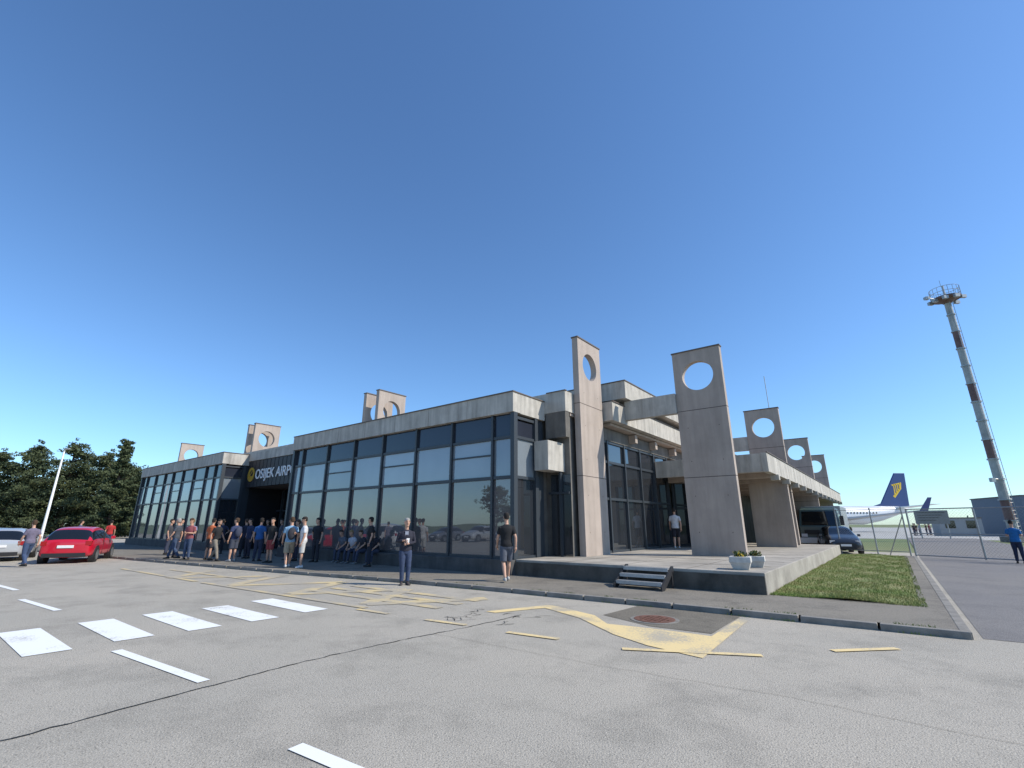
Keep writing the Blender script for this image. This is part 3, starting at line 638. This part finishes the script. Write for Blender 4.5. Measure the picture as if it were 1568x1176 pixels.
# ---------------------------------------------------------------- airliner
def airliner():
    e=empty('airliner',Matrix.Translation((75,116,0))@Matrix.Rotation(math.radians(183),4,'Z')@Matrix.Scale(1.08,4))
    wh=mat('aircraft_white',(.78,.79,.8),.35,coat=.3); nv=mat('aircraft_navy',(.012,.035,.16),.35,coat=.3); ye=mat('aircraft_yellow',(.75,.5,.03),.4)
    b=MB(); st=[(20,.05,3.0),(19.5,.7,3.05),(18.3,1.3,3.2),(16.5,1.75,3.35),(14,1.95,3.45),(0,1.95,3.45),(-8,1.95,3.45),(-12,1.6,3.85),(-16,.95,4.45),(-18.7,.35,4.9),(-19.3,.12,5.0)]
    rs=[[(x,r*math.cos(2*math.pi*j/20),z+r*math.sin(2*math.pi*j/20)) for j in range(20)] for x,r,z in st]
    b.rings(rs,wh); b.make('fuselage',parent=e,smooth=True)
    b=MB(); dl=mat('door_line',(.5,.5,.52),.5)
    for s_ in (1,-1):
        for i in range(34): x=14-i*.72; b.box(x-.12,x+.12,s_*1.9,s_*1.965,3.75,4.1,M['carglass'])
        b.box(15,15.8,s_*1.72,s_*1.93,2.9,4.5,dl)
    b.make('windows',parent=e)
    b=MB(); pts=[(-10.5,5.3),(-12.8,6.0),(-17.4,12.7),(-19.8,12.7),(-19.2,4.9),(-14,4.6)]
    b.rings([[(x,-.16,z) for x,z in pts],[(x,.16,z) for x,z in pts]],nv); b.make('tail_fin',parent=e,bevel=.05)
    for s_ in (1,-1):
        b=MB(); y=s_*.175
        def pt(x,z): return (x,y,z)
        b.poly([pt(-15.9,7.6),pt(-16.3,7.2),pt(-18.2,9.2),pt(-18.5,10.6),pt(-18.1,10.6),pt(-17.8,9.4)],ye)
        for k in range(4): x=-16.3-.45*k; b.poly([pt(x,7.6+.45*k),pt(x-.22,7.75+.45*k),pt(x-.42,10.3),pt(x-.2,10.2)],ye)
        b.poly([pt(-16,10.1),pt(-16.3,9.8),pt(-18.2,10.3),pt(-18.3,10.6)],ye)
        b.make('emblem',parent=e,recalc=False)
    b=MB(); wg=mat('wing_grey',(.55,.56,.58),.4)
    for s_ in (1,-1):
        b.rings([[(-15.3,s_*.6,5.0),(-18.6,s_*.6,5.0),(-18.6,s_*.6,5.2),(-15.3,s_*.6,5.2)],[(-18.3,s_*7,5.6),(-19.9,s_*7,5.6),(-19.9,s_*7,5.68),(-18.3,s_*7,5.68)]],wh)
        b.rings([[(4,s_*1.6,2.3),(-3.6,s_*1.6,2.3),(-3.6,s_*1.6,2.8),(4,s_*1.6,2.9)],[(-1.2,s_*6,2.75),(-4.2,s_*6,2.75),(-4.2,s_*6,2.95),(-1.2,s_*6,3.05)],[(-6,s_*16.6,4.0),(-7.6,s_*16.6,4.0),(-7.6,s_*16.6,4.08),(-6,s_*16.6,4.1)]],wg)
        b.rings([[(-6.0,s_*16.6,4.0),(-7.6,s_*16.6,4.0),(-7.6,s_*16.75,4.0),(-6.0,s_*16.75,4.0)],[(-7.6,s_*17.2,6.4),(-8.4,s_*17.2,6.4),(-8.4,s_*17.25,6.4),(-7.6,s_*17.25,6.4)]],nv)
        rs=[[(x,s_*4.9+r*math.cos(2*math.pi*j/18),1.75+r*math.sin(2*math.pi*j/18)) for j in range(18)] for x,r in ((5.2,.85),(4.8,1.02),(3,1.08),(1,.8),(.6,.6))]
        b.rings(rs,wh)
        b.tube([(-2,s_*2.8,.55),(-2,s_*3.2,.55)],.55,M['tyre'],16); b.tube([(-2,s_*3,.5),(-2,s_*2.6,2.4)],.12,M['steel'],6)
    b.tube([(13.2,-.25,.4),(13.2,.25,.4)],.4,M['tyre'],14); b.tube([(13.2,0,.4),(13.2,0,2)],.1,M['steel'],6)
    b.make('wings_and_gear',parent=e)
airliner()
def building(name,mw,w,d,h,m,win=True):
    e=empty(name,mw); b=MB(); b.box(-w/2,w/2,-d/2,d/2,0,h,m); b.box(-w/2-.1,w/2+.1,-d/2-.1,d/2+.1,h,h+.15,M['concd']); b.make('walls',parent=e)
    if win:
        b=MB()
        n=max(2,int(w/2.5))
        for i in range(n):
            x=-w/2+w*(i+.5)/n; b.box(x-.6,x+.6,-d/2-.03,-d/2+.02,1.1,2.2,M['carglass'])
        b.make('windows',parent=e)
M['bwhite']=mat('render_grey',(.33,.34,.34),.9,.1); M['bgrey']=mat('hangar_blue_grey',(.14,.17,.21),.7,.15)
building('airport_hangar',Matrix.Translation((80,74,0))@Matrix.Rotation(-.3,4,'Z'),10,12,5.6,M['bgrey'])
building('guard_cabin',Matrix.Translation((67,74,0))@Matrix.Rotation(-.4,4,'Z'),5,3,2.5,M['bwhite'])
building('storage_shed',Matrix.Translation((150,140,0))@Matrix.Rotation(-.5,4,'Z'),26,10,3.6,M['bwhite'])
be=empty('billboard',Matrix.Translation((51.5,60,0))@Matrix.Rotation(-.65,4,'Z')); b=MB()
b.box(-1.6,1.6,-.06,.06,1.7,3.3,mat('billboard_face',(.33,.32,.29),.7,.2,2)); b.make('panel',parent=be)
b=MB()
for x in (-1.3,1.3): b.tube([(x,.1,0),(x,.1,3.3)],.07,M['steel'],8)
for k in range(4): b.box(-1.3,1.3-.3*k,-.075,-.062,3.0-.3*k,3.08-.3*k,M['concd'])
b.make('posts',parent=be)
# ---------------------------------------------------------------- people
def remesh(b,voxel,smooth_it=4):
    o=b.make('tmp'); md=o.modifiers.new('r','REMESH'); md.mode='VOXEL'; md.voxel_size=voxel; md.use_smooth_shade=True
    sm=o.modifiers.new('s','SMOOTH'); sm.iterations=smooth_it; sm.factor=.5
    dg=bpy.context.evaluated_depsgraph_get(); me=bpy.data.meshes.new_from_object(o.evaluated_get(dg)); bpy.data.objects.remove(o); me.materials.clear(); return me
def V3(*a): return Vector(a)
POSES={}
def lerp(a,b,t): return a+(b-a)*t
def build_pose(key,legs,arms,hip=(0,0,.93),lean=0,shorts=False,sleeve='short',head_yaw=0,head_pitch=0,bulk=1.0):
    hip=V3(*hip); up=V3(0,math.sin(lean),math.cos(lean)); fw=V3(0,math.cos(lean),-math.sin(lean)); X=V3(1,0,0)
    def T(x,y,z): return hip+X*x+fw*y+up*z
    def ring(z,rx,ry,y=0,n=20): return [T(rx*math.cos(2*math.pi*j/n),y+ry*math.sin(2*math.pi*j/n),z) for j in range(n)]
    B=bulk; dm=M['skin']
    torso=[(-.10,.10,.09,0),(-.03,.16*B,.115*B,-.01),(.05,.165*B,.12*B,-.01),(.16,.145*B,.105*B,.005),(.26,.155*B,.112*B,.01),(.38,.175*B,.12*B,.005),(.47,.185*B,.105*B,-.005),(.525,.165*B,.08,-.01),(.56,.09,.065,-.01),(.58,.06,.058,-.005)]
    sh=[T(.175*B,-.01,.49),T(-.175*B,-.01,.49)]; hj=[T(.09,0,-.02),T(-.09,0,-.02)]
    skin=MB(); top=MB(); bot=MB(); shoes=MB(); hands=MB(); hair=MB(); face=MB()
    skin.rings([ring(z,rx*.93,ry*.93,y) for z,rx,ry,y in torso],dm)
    skin.tube([T(0,-.005,.53),T(0,.01,.60),T(0,.02,.68)],[.062,.056,.054],dm,14)
    top.rings([ring(z,rx*1.09,ry*1.14,y) for z,rx,ry,y in torso[1:]][:9],dm)
    bot.rings([ring(z,rx*1.07,ry*1.08,y) for z,rx,ry,y in torso[:4]],dm)
    for i,(kn,an,td) in enumerate(legs):
        kn=V3(*kn);an=V3(*an);h=hj[i]; sk=[.088,.078,.053,.058,.052,.036]
        pts=[h,lerp(h,kn,.45),kn,lerp(kn,an,.28)+V3(0,-.012,0),lerp(kn,an,.5),an]
        skin.tube(pts,sk,dm,14)
        if shorts: 
            e_=lerp(h,kn,.92); bot.tube([h,lerp(h,kn,.5),e_],[.102,.1,.094],dm,16)
        else: bot.tube([h,lerp(h,kn,.45),kn,lerp(kn,an,.3)+V3(0,-.01,0),lerp(kn,an,.6),an+V3(0,0,.01)],[.103,.094,.072,.07,.062,.058],dm,16)
        td=V3(*td).normalized(); sd=V3(0,0,1).cross(td).normalized(); base=V3(an.x,an.y,max(0,an.z-.085))
        rs=[]
        for t,w_,hh in ((-.085,.02,.05),(-.07,.034,.085),(-.02,.04,.10),(.05,.043,.08),(.11,.047,.055),(.16,.042,.042),(.185,.02,.028)):
            c=base+td*t; rs.append([c+sd*(w_*math.cos(a))+V3(0,0,max(0,hh*(.5+.5*math.sin(a)))) for a in [2*math.pi*j/12 for j in range(12)]])
        shoes.rings(rs,dm)
    for i,(el,wr) in enumerate(arms):
        el=V3(*el);wr=V3(*wr);s_=sh[i]
        skin.tube([s_,lerp(s_,el,.4),el,lerp(el,wr,.3),wr],[.052,.046,.037,.039,.026],dm,12)
        if sleeve=='short': top.tube([s_-X*(.03 if i==0 else -.03),s_,lerp(s_,el,.35),lerp(s_,el,.68)],[.06,.07,.064,.064],dm,14)
        else: top.tube([s_-X*(.03 if i==0 else -.03),s_,lerp(s_,el,.4),el,lerp(el,wr,.4),lerp(el,wr,.95)],[.06,.07,.06,.05,.046,.037],dm,14)
        d=(wr-el).normalized(); inn_=(V3(-1 if i==0 else 1,0,0)); n_=(inn_-d*inn_.dot(d)).normalized(); wv=d.cross(n_).normalized()
        hands.tube([wr-d*.015,wr+d*.03,wr+d*.08],[.026,.036,.034],dm,10,flat=.55)
        for k,(off,ln) in enumerate(((-.027,.065),(-.009,.075),(.009,.07),(.026,.055))):
            p0=wr+d*.075+wv*off; p1=p0+d*ln*.5+n_*.006; p2=p1+d*ln*.35+n_*.018; p3=p2+d*ln*.15+n_*.02
            hands.tube([p0,p1,p2,p3],[.0092,.0085,.0078,.006],dm,6)
        sg_=1 if wv.y>0 else -1
        p0=wr+d*.03+wv*sg_*.028; hands.tube([p0,p0+d*.03+wv*sg_*.022,p0+d*.06+wv*sg_*.026+n_*.01],[.012,.0105,.008],dm,6)
    hc=T(0,.03,.78); R_=Matrix.Rotation(head_yaw,3,'Z')@Matrix.Rotation(head_pitch-lean*.4,3,'X')
    def Hd(x,y,z): return hc+R_@V3(x,y,z)
    rs=[]
    for z,rx,ry,y in ((-.125,.03,.035,.045),(-.11,.045,.06,.03),(-.08,.06,.078,.015),(-.03,.07,.09,.003),(.02,.076,.098,-.003),(.06,.075,.097,-.006),(.09,.062,.082,-.008),(.112,.035,.048,-.01),(.12,.01,.015,-.01)):
        rs.append([Hd(rx*math.cos(2*math.pi*j/20),y+ry*math.sin(2*math.pi*j/20),z) for j in range(20)])
    skin.rings(rs,dm)
    skin.tube([Hd(0,.09,.02),Hd(0,.108,-.01),Hd(0,.112,-.025),Hd(0,.09,-.035)],[.009,.012,.016,.01],dm,8)
    for s_ in (1,-1):
        skin.tube([Hd(s_*.074,-.005,-.03),Hd(s_*.085,-.012,0),Hd(s_*.084,-.014,.022)],[.01,.013,.012],dm,8)
        face.ell(Hd(s_*.03,.085,.012),(.013,.01,.007),M['eye'],8,6)
        face.tube([Hd(s_*.014,.096,.032),Hd(s_*.045,.084,.034)],.005,M['eye'],5)
    face.tube([Hd(-.022,.088,-.062),Hd(0,.096,-.064),Hd(.022,.088,-.062)],.006,M['lip'],6)
    hs=[]
    for z,rx,ry,y in ((-.06,.066,.05,-.055),(-.03,.078,.07,-.035),(.0,.083,.085,-.026),(.035,.085,.095,-.018),(.065,.083,.106,-.008),(.095,.072,.094,-.008),(.12,.046,.06,-.01),(.132,.012,.016,-.01)):
        hs.append([Hd(rx*math.cos(2*math.pi*j/20),y+ry*math.sin(2*math.pi*j/20),z) for j in range(20)])
    hair.rings(hs,dm)
    POSES[key]=dict(skin=remesh(skin,.0125,3),top=remesh(top,.014,5),bottom=remesh(bot,.014,5),hair=remesh(hair,.014,3),shoes=shoes,hands=hands,face=face)
aD=[((.245,-.03,1.14),(.25,.04,.88)),((-.245,-.03,1.14),(-.25,.05,.88))]
stL=[((.10,.01,.49),(.11,-.01,.085),(.2,1,0)),((-.10,.01,.49),(-.12,-.01,.085),(-.25,1,0))]
wkL=[((.10,.16,.50),(.10,.25,.10),(0,1,0)),((-.09,-.02,.48),(-.09,-.27,.12),(0,1,0))]
wkA=[((.24,-.12,1.15),(.24,-.10,.89)),((-.24,.06,1.15),(-.23,.20,.93))]
build_pose('stand_jeans',stL,aD,sleeve='short')
build_pose('stand_shorts',stL,aD,shorts=True,head_yaw=.5)
build_pose('walk_shorts',wkL,wkA,shorts=True)
build_pose('walk_jeans',wkL,wkA,head_yaw=-.2)
build_pose('blazer',[((.07,.02,.49),(.06,.0,.085),(.2,1,0)),((-.11,.03,.49),(-.10,.02,.085),(-.3,1,0))],[((.25,-.02,1.17),(.10,.19,1.20)),((-.25,.02,1.15),(-.05,.22,1.12))],sleeve='long',head_yaw=.15)
build_pose('phone_shorts',stL,[((.24,.0,1.15),(.10,.24,1.22)),((-.245,-.03,1.14),(-.25,.05,.88))],shorts=True,head_pitch=-.3)
build_pose('phone_jeans',stL,[((.24,.0,1.15),(.08,.24,1.2)),((-.24,.0,1.15),(-.08,.24,1.18))],head_pitch=-.35)
build_pose('hips_jeans',stL,[((.34,-.10,1.18),(.19,.03,1.02)),((-.245,-.03,1.14),(-.25,.05,.88))],head_yaw=-.5)
build_pose('sit',[((.13,.42,.50),(.14,.40,.085),(.1,1,0)),((-.13,.42,.50),(-.14,.48,.085),(-.1,1,0))],[((.22,.14,.82),(.10,.36,.62)),((-.22,.14,.82),(-.10,.36,.62))],hip=(0,0,.55),lean=.3,head_pitch=-.1)
pc={}
def cm(c,kind='cloth'):
    k=(c,kind)
    if k not in pc: pc[k]=mat('%s_%d'%(kind,len(pc)),c,.9,.25,14,bump=.3,bscale=25)
    return pc[k]
HC={'grey':(.35,.33,.31),'dark':(.02,.015,.012),'brown':(.07,.04,.022),'blond':(.3,.2,.09),'bald':(.48,.3,.22)}
def person(p,q,z,yaw,pose,top,bottom,hair='dark',shoes=(.03,.03,.03),sc_=1.0,extra=None):
    e=empty('person',at(p,q,yaw,z)@Matrix.Scale(sc_,4)); P_=POSES[pose]
    for nm,mm in (('skin',M['skin']),('top',cm(top)),('bottom',cm(bottom)),('hair',cm(HC[hair],'hair'))):
        me=P_[nm].copy(); me.materials.clear(); me.materials.append(mm); o=link(bpy.data.objects.new({'skin':'body','top':'shirt','bottom':'trousers','hair':'hair'}[nm],me)); o.parent=e
    for nm,mm in (('hands',M['skin']),('shoes',cm(shoes)),('face',None)):
        b=P_[nm]; 
        if mm: b.mats=[mm]
        b.make(nm,parent=e,smooth=True)
    if extra: extra(e)
    return e
def paper(e):
    b=MB(); b.rings([[(-.06,.24,1.14),(.03,.27,1.14),(.03,.275,1.14),(-.06,.245,1.14)],[(-.07,.26,1.27),(.02,.29,1.27),(.02,.295,1.27),(-.07,.265,1.27)]],M['white']); b.make('paper',parent=e)
    b=MB(); b.rings([[(-.035,.118,1.2),(.035,.118,1.2),(.035,.14,1.2),(-.035,.14,1.2)],[(-.05,.08,1.46),(.05,.08,1.46),(.05,.115,1.46),(-.05,.115,1.46)]],cm((.3,.32,.38))); b.make('shirt_front',parent=e)
def backpack(col):
    def f(e):
        b=MB(); b.ell((0,-.2,1.22),(.15,.1,.23),cm(col),14,10); b.make('backpack',parent=e,smooth=True)
    return f
D=math.radians
def face_cam(p,q):
    v=Vector((9.86-p,-12.7-q)); return math.atan2(v.y,v.x)-math.pi/2
person(-1.45,-3.2,0,face_cam(-1.8,-3.2)+.1,'blazer',(.025,.025,.04),(.04,.06,.12),'grey',(.06,.05,.05),1.0,paper)
person(.9,-1.45,.1,D(50),'walk_shorts',(.012,.012,.014),(.10,.11,.14),'dark',(.5,.48,.45),1.03)
person(1.75,10.2,.57,D(20),'walk_shorts',(.62,.62,.63),(.02,.02,.03),'dark',(.6,.6,.6))
person(14.0,18.4,0,D(-20),'phone_jeans',(.02,.16,.42),(.02,.03,.07),'dark')
person(-18.2,-8.8,0,D(110),'walk_jeans',(.16,.14,.2),(.05,.08,.16),'brown')
person(-8.4,-3.0,.1,D(70),'walk_shorts',(.22,.38,.55),(.35,.30,.22),'brown',(.6,.6,.6),1.0,backpack((.04,.04,.05)))
person(-7.9,-2.75,.1,D(150),'phone_shorts',(.68,.68,.70),(.58,.57,.55),'dark',(.7,.7,.7))
person(-11.3,-2.3,.1,D(-170),'stand_shorts',(.02,.02,.02),(.30,.05,.05),'dark')
person(-12.6,-2.2,.1,D(40),'stand_jeans',(.02,.10,.30),(.03,.04,.08),'dark')
person(-14.7,-1.7,.1,D(190),'hips_jeans',(.03,.04,.09),(.03,.03,.05),'dark')
person(-13.4,-2.9,.1,D(100),'stand_shorts',(.035,.05,.12),(.06,.07,.10),'brown',(.4,.4,.4),1.0,backpack((.05,.06,.1)))
person(-14.0,-3.4,.1,D(-60),'walk_jeans',(.02,.02,.022),(.25,.22,.18),'dark',(.03,.03,.03),.97)
person(-15.2,-3.2,.1,D(20),'stand_shorts',(.55,.14,.05),(.05,.05,.06),'dark')
person(-16.0,-3.8,.1,D(-150),'phone_jeans',(.28,.08,.09),(.06,.09,.16),'brown')
person(-17.0,-4.0,.1,D(140),'walk_jeans',(.07,.08,.10),(.05,.08,.15),'grey')
person(-18.0,-3.6,.1,D(10),'hips_jeans',(.04,.04,.05),(.05,.06,.1),'dark')
person(-19.4,-2.6,.1,D(60),'stand_shorts',(.30,.32,.5),(.12,.12,.14),'blond')
person(-21.2,-3.0,.1,D(-30),'stand_jeans',(.06,.06,.07),(.05,.06,.1),'dark')
person(-17.5,-2.0,.1,D(180),'phone_jeans',(.5,.5,.5),(.04,.05,.08),'brown',(.02,.02,.02),.96)
person(-10.1,-.9,.1,D(200),'hips_jeans',(.02,.02,.025),(.03,.03,.04),'dark')
person(-11.4,-1.1,.1,D(170),'stand_jeans',(.015,.015,.018),(.03,.03,.05),'brown',(.02,.02,.02),.95)
person(-12.2,-1.0,.1,D(120),'phone_jeans',(.03,.03,.05),(.03,.03,.05),'dark')
person(-6.3,-.9,.1,D(150),'hips_jeans',(.02,.02,.022),(.02,.025,.04),'dark')
person(-16.3,-1.2,.1,D(90),'stand_jeans',(.02,.025,.05),(.02,.02,.03),'brown')
person(-15.6,.3,.1,D(160),'stand_shorts',(.1,.1,.12),(.03,.03,.04),'dark')
person(-18.2,.8,.1,D(200),'stand_jeans',(.04,.04,.05),(.03,.03,.04),'dark')
person(-19.6,-1.0,.1,D(100),'hips_jeans',(.05,.05,.09),(.03,.03,.04),'dark')
person(-31.6,-3.2,.1,D(80),'stand_jeans',(.45,.03,.03),(.04,.05,.1),'dark')
person(-33.5,-4.4,.1,D(10),'walk_jeans',(.1,.12,.2),(.04,.05,.1),'dark')
for p,c,h in ((-9.3,(.12,.13,.16),'dark'),(-8.55,(.5,.5,.55),'blond'),(-7.8,(.03,.03,.04),'brown'),(-7.05,(.02,.02,.03),'dark')):
    person(p,-.04,.1,D(180)+random.uniform(-.3,.3),'sit',c,(.05,.06,.1),h,(.2,.2,.2),.94)
for i in range(7):
    x,y=62+i*1.6+random.uniform(-.3,.3),76+i*1.2
    P_=SITE.inverted()@Vector((x,y,0)); person(P_.x,P_.y,-.01,random.uniform(0,6),'stand_jeans',random.choice([(.5,.5,.5),(.3,.05,.05),(.05,.1,.3),(.02,.02,.02)]),(.04,.05,.09))
# ---------------------------------------------------------------- light
sx,sy,el=.974,-.2256,D(41)
sv=Vector((sx*math.cos(el),sy*math.cos(el),math.sin(el)))
sl=bpy.data.lights.new('sun','SUN'); sl.energy=5.0; sl.angle=D(.5); sl.color=(1,.94,.84)
so=link(bpy.data.objects.new('sun',sl)); so.rotation_euler=sv.to_track_quat('Z','Y').to_euler()
w=bpy.data.worlds.new('World'); sc.world=w; w.use_nodes=True; nt=w.node_tree; bg=nt.nodes['Background']; bg.inputs[1].default_value=.145
sk=nt.nodes.new('ShaderNodeTexSky'); sk.sky_type='NISHITA'; sk.sun_disc=False; sk.sun_elevation=el; sk.sun_rotation=math.atan2(sx,sy); sk.air_density=1.0; sk.dust_density=.3; sk.ozone_density=2.2; sk.altitude=100
mx=nt.nodes.new('ShaderNodeMix'); mx.data_type='RGBA'; mx.blend_type='MULTIPLY'; mx.inputs[0].default_value=1; mx.inputs[7].default_value=(.80,1.08,1.34,1)
nt.links.new(sk.outputs[0],mx.inputs[6]); nt.links.new(mx.outputs[2],bg.inputs[0])
# ---------------------------------------------------------------- camera
c=bpy.data.cameras.new('camera'); c.sensor_width=36; c.lens=720/1568*36; c.clip_end=6000; c.clip_start=.05
co=link(bpy.data.objects.new('camera',c)); co.location=(0,0,1.65); co.rotation_euler=(math.pi/2+math.atan(215/720),0,0); sc.camera=co
sc.view_settings.view_transform='Standard'; sc.view_settings.look='None'; sc.view_settings.exposure=0
